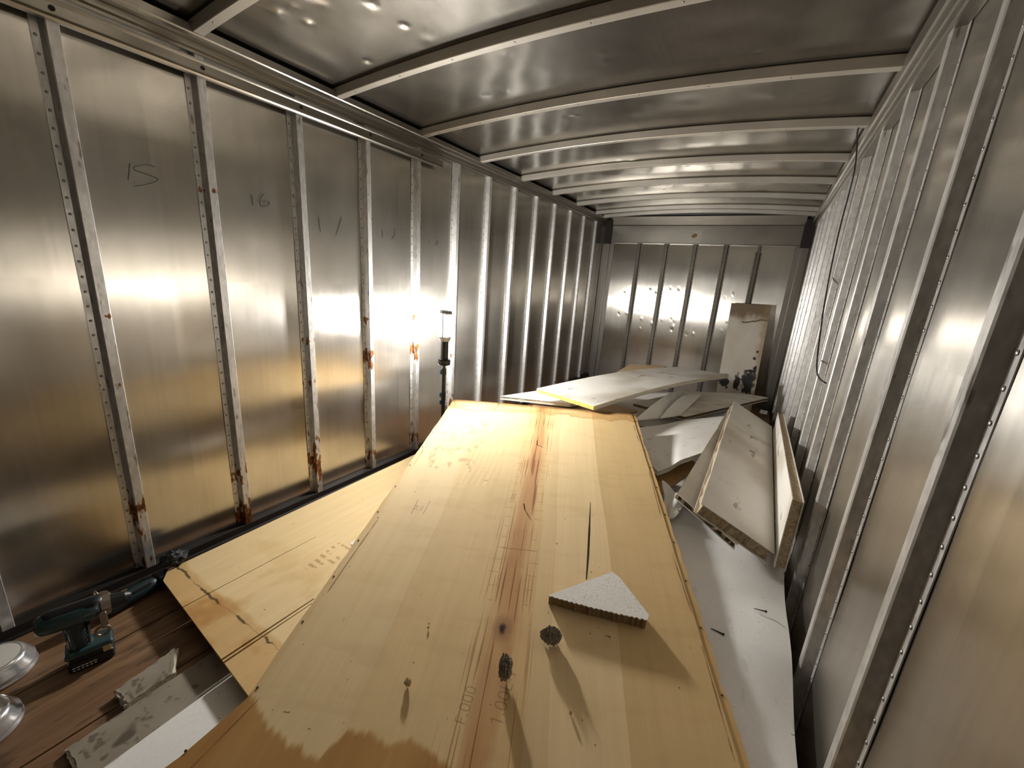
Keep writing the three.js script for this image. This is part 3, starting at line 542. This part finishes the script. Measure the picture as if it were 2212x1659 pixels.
// ------------------------------------------------------------------ bits on the large sheet
{
  const outline = [[0.738, 1.541], [0.950, 1.410], [0.972, 1.432], [1.046, 1.562], [1.038, 1.580]];
  const saw = []; seed = 9; for (let k = 1; k < 40; k++) { const q = k / 40; saw.push([lerp(1.038, 0.738, q), lerp(1.580, 1.541, q) + (k % 2 ? 0.0028 : -0.0012) + rr(-0.001, 0.001) + 0.004 * Math.sin(Math.PI * q)]); }
  const o = thing('foam_offcut', 'triangular white foam offcut with a sawn edge lying on the large plywood sheet', 'offcut'); o.position.copy(sheetPt(0.90, 1.47, 0.001)); o.quaternion.copy(sheetQ);
  const sp = dataTex(256, 256, (u, v) => { const n = vn(u * 200, v * 200, 301), b = fbm(u * 7, v * 7, 303, 3), k = 0.95 + 0.06 * b; let c = [240 * k, 237 * k, 230 * k]; if (n > 0.86 - 0.3 * (b - 0.45)) c = mixc(c, [110, 100, 86], 0.45); return c; }); sp.repeat.set(3.2, 3.2);
  const top = plate([...outline, ...saw], 0.003, [], (x, z) => [x, z]); top.translate(-0.90, 0.040, -1.47); mesh('face_sheet', top, std({ map: sp, roughness: 0.7 }), o);
  const inner = [...outline.map(([a, b]) => [lerp(a, 0.92, 0.02), lerp(b, 1.47, 0.02)]), ...saw.map(([a, b]) => [lerp(a, 0.92, 0.03), b - 0.006 + rr(-0.002, 0.003)])];
  const body = plate(inner, 0.037, [], (x, z) => [x * 6, z * 6]); body.translate(-0.90, 0.037, -1.47); mesh('core', body, coreBrown, o);
}
function lump(w, t, sx, sy, sz, label, s, mat) {
  const g = new THREE.IcosahedronGeometry(1, 9), p = g.attributes.position;
  for (let i = 0; i < p.count; i++) { const v = new THREE.Vector3().fromBufferAttribute(p, i); const k = 0.35 + 0.75 * fbm(v.x * 1.7 + 9, v.y * 1.7 + v.z * 2.3 + 5, s, 2) + 0.55 * (fbm(v.x * 7 + 3, v.y * 7 + v.z * 9, s + 4, 2) - 0.4); v.multiplyScalar(k); p.setXYZ(i, v.x * sx, (v.y + 0.62) * sy, v.z * sz); }
  g.computeBoundingBox(); g.translate(0, 0.0008 - g.boundingBox.min.y, 0); g.computeVertexNormals(); const m = mesh('foam_crumb', g, mat, scene); m.position.copy(sheetPt(w, t, 0)); m.quaternion.copy(sheetQ); tag(m, label, 'crumb', 'foam crumbs on the plywood sheet'); return m;
}
const speck = std({ map: coreTex(57, [60, 52, 42], [196, 184, 162], [236, 230, 216]), roughness: 0.95 });
const speckLight = std({ map: coreTex(58, [190, 160, 110], [232, 216, 178], [120, 90, 56]), roughness: 0.95 });
lump(0.752, 1.664, 0.034, 0.030, 0.022, 'dark speckled foam crumb nearest the triangular offcut', 11, speck);
lump(0.640, 1.788, 0.018, 0.036, 0.026, 'dark foam crumb standing on the reddish streak', 12, speck);
lump(0.392, 1.846, 0.010, 0.010, 0.010, 'pale foam crumb left of the reddish streak', 13, speckLight);
lump(0.815, 1.850, 0.004, 0.008, 0.006, 'tiny upright splinter nearest the bottom of the large sheet', 14, speckLight);
lump(0.392, 1.682, 0.003, 0.004, 0.005, 'tiny pale crumb far left on the large sheet', 15, speckLight);

// screws on the glossy white sheet
function screw(x, y, z, turn, label) {
  const o = thing('screw', label, 'screw', [x, y, z], 'loose screws on the glossy white sheet'); o.rotation.y = turn;
  const m = std({ color: 0x1c1a18, metalness: 0.6, roughness: 0.5 });
  const sh1 = new THREE.CylinderGeometry(0.0022, 0.0010, 0.036, 8); sh1.rotateZ(Math.PI / 2); mesh('shank', sh1, m, o);
  const hd = new THREE.CylinderGeometry(0.0050, 0.0024, 0.004, 10); hd.rotateZ(Math.PI / 2); hd.rotateZ(Math.PI); hd.translate(-0.019, 0, 0); mesh('head', hd, m, o);
}
screw(2.150, 0.334, 4.47, 3.1, 'loose black screw touching the edge of the large plywood sheet');
screw(2.262, 0.345, 4.30, 3.4, 'loose black screw lying free on the glossy white sheet');

// ------------------------------------------------------------------ floor debris at the lower left
{
  const gy = std({ map: (() => { const t = dataTex(512, 512, (u, v) => { const n = fbm(u * 14, v * 14, 77, 5), q = fbm(u * 40, v * 40, 79, 3), b = fbm(u * 9, v * 9, 81, 3); let c = mixc([128, 118, 102], [156, 146, 130], n); c = mixc(c, [70, 56, 42], sstep(0.62, 0.78, q) * 0.5); return mixc(c, [66, 54, 42], sstep(0.68, 0.80, b) * 0.7); }); t.repeat.set(1.1, 1.1); return t; })(), roughness: 0.9 });
  const o = thing('lining_board', 'white panel with a grey glue border lying on the floor under the plywood', 'board', [0.9, 0, 5.4]);
  const P = (c, th, n, m, s, jag) => { const g = slab(c, th, { s, jag: jag || 0, nu: 14, nv: 30 }); g.translate(-0.9, 0, -5.4); mesh(n, g, m, o); };
  P([[0.668, 0.016, 5.618], [0.815, 0.016, 5.618], [0.795, 0.016, 4.70], [0.650, 0.016, 4.70]], 0.005, 'glue_border', gy, 50, 0.003);
  P([[0.664, 0.011, 5.625], [0.817, 0.011, 5.625], [0.797, 0.011, 4.70], [0.650, 0.011, 4.70]], 0.011, 'core', coreWhite, 54, 0.004);
  P([[0.815, 0.020, 5.640], [1.45, 0.020, 5.66], [1.42, 0.020, 4.70], [0.795, 0.020, 4.70]], 0.020, 'face_sheet', white, 51, 0);
  const e = thing('broken_strip', 'short broken grey strip with white torn ends on the floor boards', 'strip', [0.62, 0, 5.4]);
  const g1 = slab([[0.575, 0.024, 5.490], [0.660, 0.024, 5.486], [0.656, 0.024, 5.366], [0.545, 0.024, 5.318]], 0.003, { s: 52, jag: 0.006, nu: 12, nv: 14 }); g1.translate(-0.62, 0, -5.4); mesh('face_sheet', g1, gy, e);
  const g2 = slab([[0.572, 0.021, 5.496], [0.661, 0.021, 5.492], [0.657, 0.021, 5.358], [0.546, 0.021, 5.310]], 0.021, { s: 53, jag: 0.008, nu: 12, nv: 14 }); g2.translate(-0.62, 0, -5.4); mesh('core', g2, coreWhite, e);
}
// round tubs at the left edge
function tub(x, z, label) {
  const o = thing('plastic_tub', label, 'tub', [x, 0, z], 'round tubs on the floor');
  const clear = std({ color: 0xdedede, metalness: 0.75, roughness: 0.2 }), inner = std({ color: 0xd9d4ca, roughness: 0.45 });
  const prof = [[0.0, 0.0], [0.088, 0.0], [0.094, 0.004], [0.094, 0.010], [0.088, 0.014], [0.092, 0.020], [0.092, 0.028], [0.084, 0.034], [0.078, 0.052], [0.072, 0.060], [0.064, 0.062]].map((p) => new THREE.Vector2(...p));
  mesh('rim', new THREE.LatheGeometry(prof, 48), clear, o);
  const lid = [[0.066, 0.060], [0.060, 0.0625], [0.0, 0.064]].map((p) => new THREE.Vector2(...p));
  mesh('lid', new THREE.LatheGeometry(lid, 48), inner, o);
}
tub(0.185, 5.675, 'round tub on the floor next to the wall post'); tub(0.405, 5.745, 'round tub on the floor nearest the bottom left corner');

// cordless drill standing on its battery
{
  const teal = std({ color: 0x31494b, roughness: 0.24, clearcoat: 0.6 }), blk = std({ color: 0x151617, roughness: 0.4 }), metal = std({ color: 0x9b8f80, metalness: 0.85, roughness: 0.35 });
  const o = thing('cordless_drill', 'teal and black cordless drill standing on its battery', 'drill', [0.352, 0, 5.498]); o.rotation.y = -0.25;
  // local: nose towards -z, handle up from the battery
  mesh('battery', join([box(0.074, 0.040, 0.112, 0, 0.020, -0.012, 0.010), box(0.068, 0.016, 0.100, 0, 0.046, -0.012, 0.005)]), blk, o);
  mesh('lettering', join([0, 1].flatMap((r) => [0, 1, 2, 3, 4, 5].map((k) => box(0.0012, 0.004, 0.008 - r * 0.002, 0.0372, 0.022 - r * 0.009, 0.030 - k * 0.010)))), std({ color: 0xd8d8d4, roughness: 0.5 }), o);
  const plate1 = mesh('base', join([box(0.076, 0.024, 0.118, 0, 0.064, -0.012, 0.010)]), teal, o);
  mesh('label_plate', box(0.003, 0.022, 0.020, 0.038, 0.052, -0.052, 0.001), std({ color: 0xc9b58c, roughness: 0.5 }), plate1);
  const hc = new THREE.CatmullRomCurve3([V([0, 0.066, 0.000]), V([0, 0.105, 0.010]), V([0, 0.150, 0.012]), V([0, 0.178, 0.004])]);
  const hg = new THREE.TubeGeometry(hc, 14, 0.024, 16); hg.scale(0.95, 1, 1.1); const handle = mesh('handle', hg, std({ color: 0x2c3436, roughness: 0.6 }), o);
  for (let k = 0; k < 6; k++) { const g = box(0.052, 0.004, 0.006, 0, 0, 0, 0.001); g.translate(0, 0.092 + 0.012 * k, -0.016); mesh('grip_rib', g, blk, handle); }
  mesh('back_shell', (() => { const g = new THREE.CapsuleGeometry(0.023, 0.07, 6, 14); g.scale(1, 1, 0.6); g.translate(0, 0.118, 0.022); return g; })(), teal, handle);
  const bp = [[0, 0.095], [0.022, 0.092], [0.033, 0.080], [0.036, 0.050], [0.036, -0.01], [0.033, -0.045], [0.027, -0.060], [0, -0.060]].map((p) => new THREE.Vector2(p[0], p[1]));
  const bg = new THREE.LatheGeometry(bp, 26); bg.rotateX(Math.PI / 2); bg.translate(0, 0.196, 0); mesh('motor_housing', bg, teal, o);
  const tp = new THREE.CapsuleGeometry(0.030, 0.09, 6, 16); tp.rotateX(Math.PI / 2); tp.scale(1.0, 0.75, 1.05); tp.translate(-0.003, 0.212, 0.008); mesh('top_cover', tp, blk, o);
  const cg = cyl(0.027, 0.030, 0.024, 0, 0, 0, 20); cg.rotateX(-Math.PI / 2); cg.translate(0, 0.196, -0.070); mesh('torque_ring', cg, metal, o);
  const ck = join([cyl(0.020, 0.026, 0.036, 0, 0.030, 0, 18), cyl(0.010, 0.019, 0.014, 0, 0.055, 0, 18)]); ck.rotateX(-Math.PI / 2); ck.translate(0, 0.196, -0.070); mesh('chuck', ck, blk, o);
  const tr = box(0.016, 0.032, 0.016, 0, 0.158, -0.018, 0.005); mesh('trigger', tr, blk, o);
  const hook = new THREE.TorusGeometry(0.017, 0.0045, 10, 24); hook.rotateY(Math.PI / 2); hook.translate(0.044, 0.128, -0.052); mesh('ring', hook, metal, o);
  const arm = box(0.012, 0.060, 0.018, 0.040, 0.165, -0.060, 0.004); mesh('side_arm', arm, metal, o);
}
{
  const o = thing('power_tool', 'dark teal power tool with a metal head lying at the foot of the wall', 'tool', [0.165, 0, 5.375]); o.rotation.y = 0.15;
  const dk = std({ color: 0x1c2e31, roughness: 0.45 }), blk = std({ color: 0x111112, roughness: 0.5 }), metal = std({ color: 0xa29584, metalness: 0.85, roughness: 0.3 });
  const g = new THREE.CapsuleGeometry(0.030, 0.13, 6, 18); g.rotateX(Math.PI / 2); g.translate(0, 0.034, -0.055); mesh('body', g, dk, o);
  for (let k = 0; k < 4; k++) mesh('vent_rib', box(0.030, 0.004, 0.060, 0.0, 0.060 - k * 0.001, -0.085 + 0.0, 0.001).translate(-0.012 + k * 0.008, 0, 0), blk, o);
  mesh('gear_head', join([cyl(0.026, 0.030, 0.060, 0, 0.062, 0.028, 22), cyl(0.020, 0.026, 0.016, 0, 0.098, 0.028, 22)]), metal, o);
  const cl = new THREE.TorusGeometry(0.014, 0.003, 8, 18); cl.translate(-0.006, 0.112, 0.040); mesh('wire_bail', cl, metal, o);
  mesh('battery', box(0.062, 0.060, 0.05, 0, 0.031, -0.165, 0.008), blk, o);
}
{ // crumpled black glove in the corner between the wall and the sheet
  const g = new THREE.IcosahedronGeometry(1, 4), p = g.attributes.position;
  for (let i = 0; i < p.count; i++) { const v = new THREE.Vector3().fromBufferAttribute(p, i); const k = 0.7 + 0.7 * Math.abs(fbm(v.x * 2.1 + 4, v.y * 1.9 + v.z * 2.4, 401, 3) - 0.5) * 2; v.multiplyScalar(k); p.setXYZ(i, v.x * 0.040, v.y * 0.036, v.z * 0.055); }
  g.computeVertexNormals(); g.translate(0, 0.026, 0); const m = mesh('crumpled_rag', g, std({ color: 0x12181a, roughness: 0.6 }), scene); m.position.set(0.125, 0.068, 5.165); tag(m, 'crumpled black rag at the corner of the plywood along the left wall', 'rag');
}
{ // small bright scrap on the floor in the far right corner
  const g = slab([[2.24, 0.056, 0.47], [2.325, 0.050, 0.47], [2.325, 0.085, 0.42], [2.25, 0.09, 0.42]], 0.003, { s: 91, nu: 6, nv: 6, jag: 0.006 }); const m = mesh('foil_scrap', g, std({ color: 0xf2f2ee, roughness: 0.3 }), scene); tag(m, 'small bright scrap in the far right floor corner', 'scrap');
}
// cable hanging down the right wall
{
  const pts = [[2.318, 2.20, 2.94], [2.300, 2.155, 2.99], [2.318, 2.10, 2.93], [2.350, 2.02, 2.74], [2.354, 1.72, 2.70], [2.354, 1.42, 2.83], [2.354, 1.18, 3.05], [2.354, 1.03, 3.27], [2.358, 1.005, 3.42], [2.372, 1.005, 3.52]];
  const g = new THREE.TubeGeometry(new THREE.CatmullRomCurve3(pts.map(V)), 90, 0.0035, 8); const m = mesh('cable', g, M.black, scene); tag(m, 'thin black cable hanging from the roof corner down the right wall', 'cable');
}
renderer.render(scene, camera);
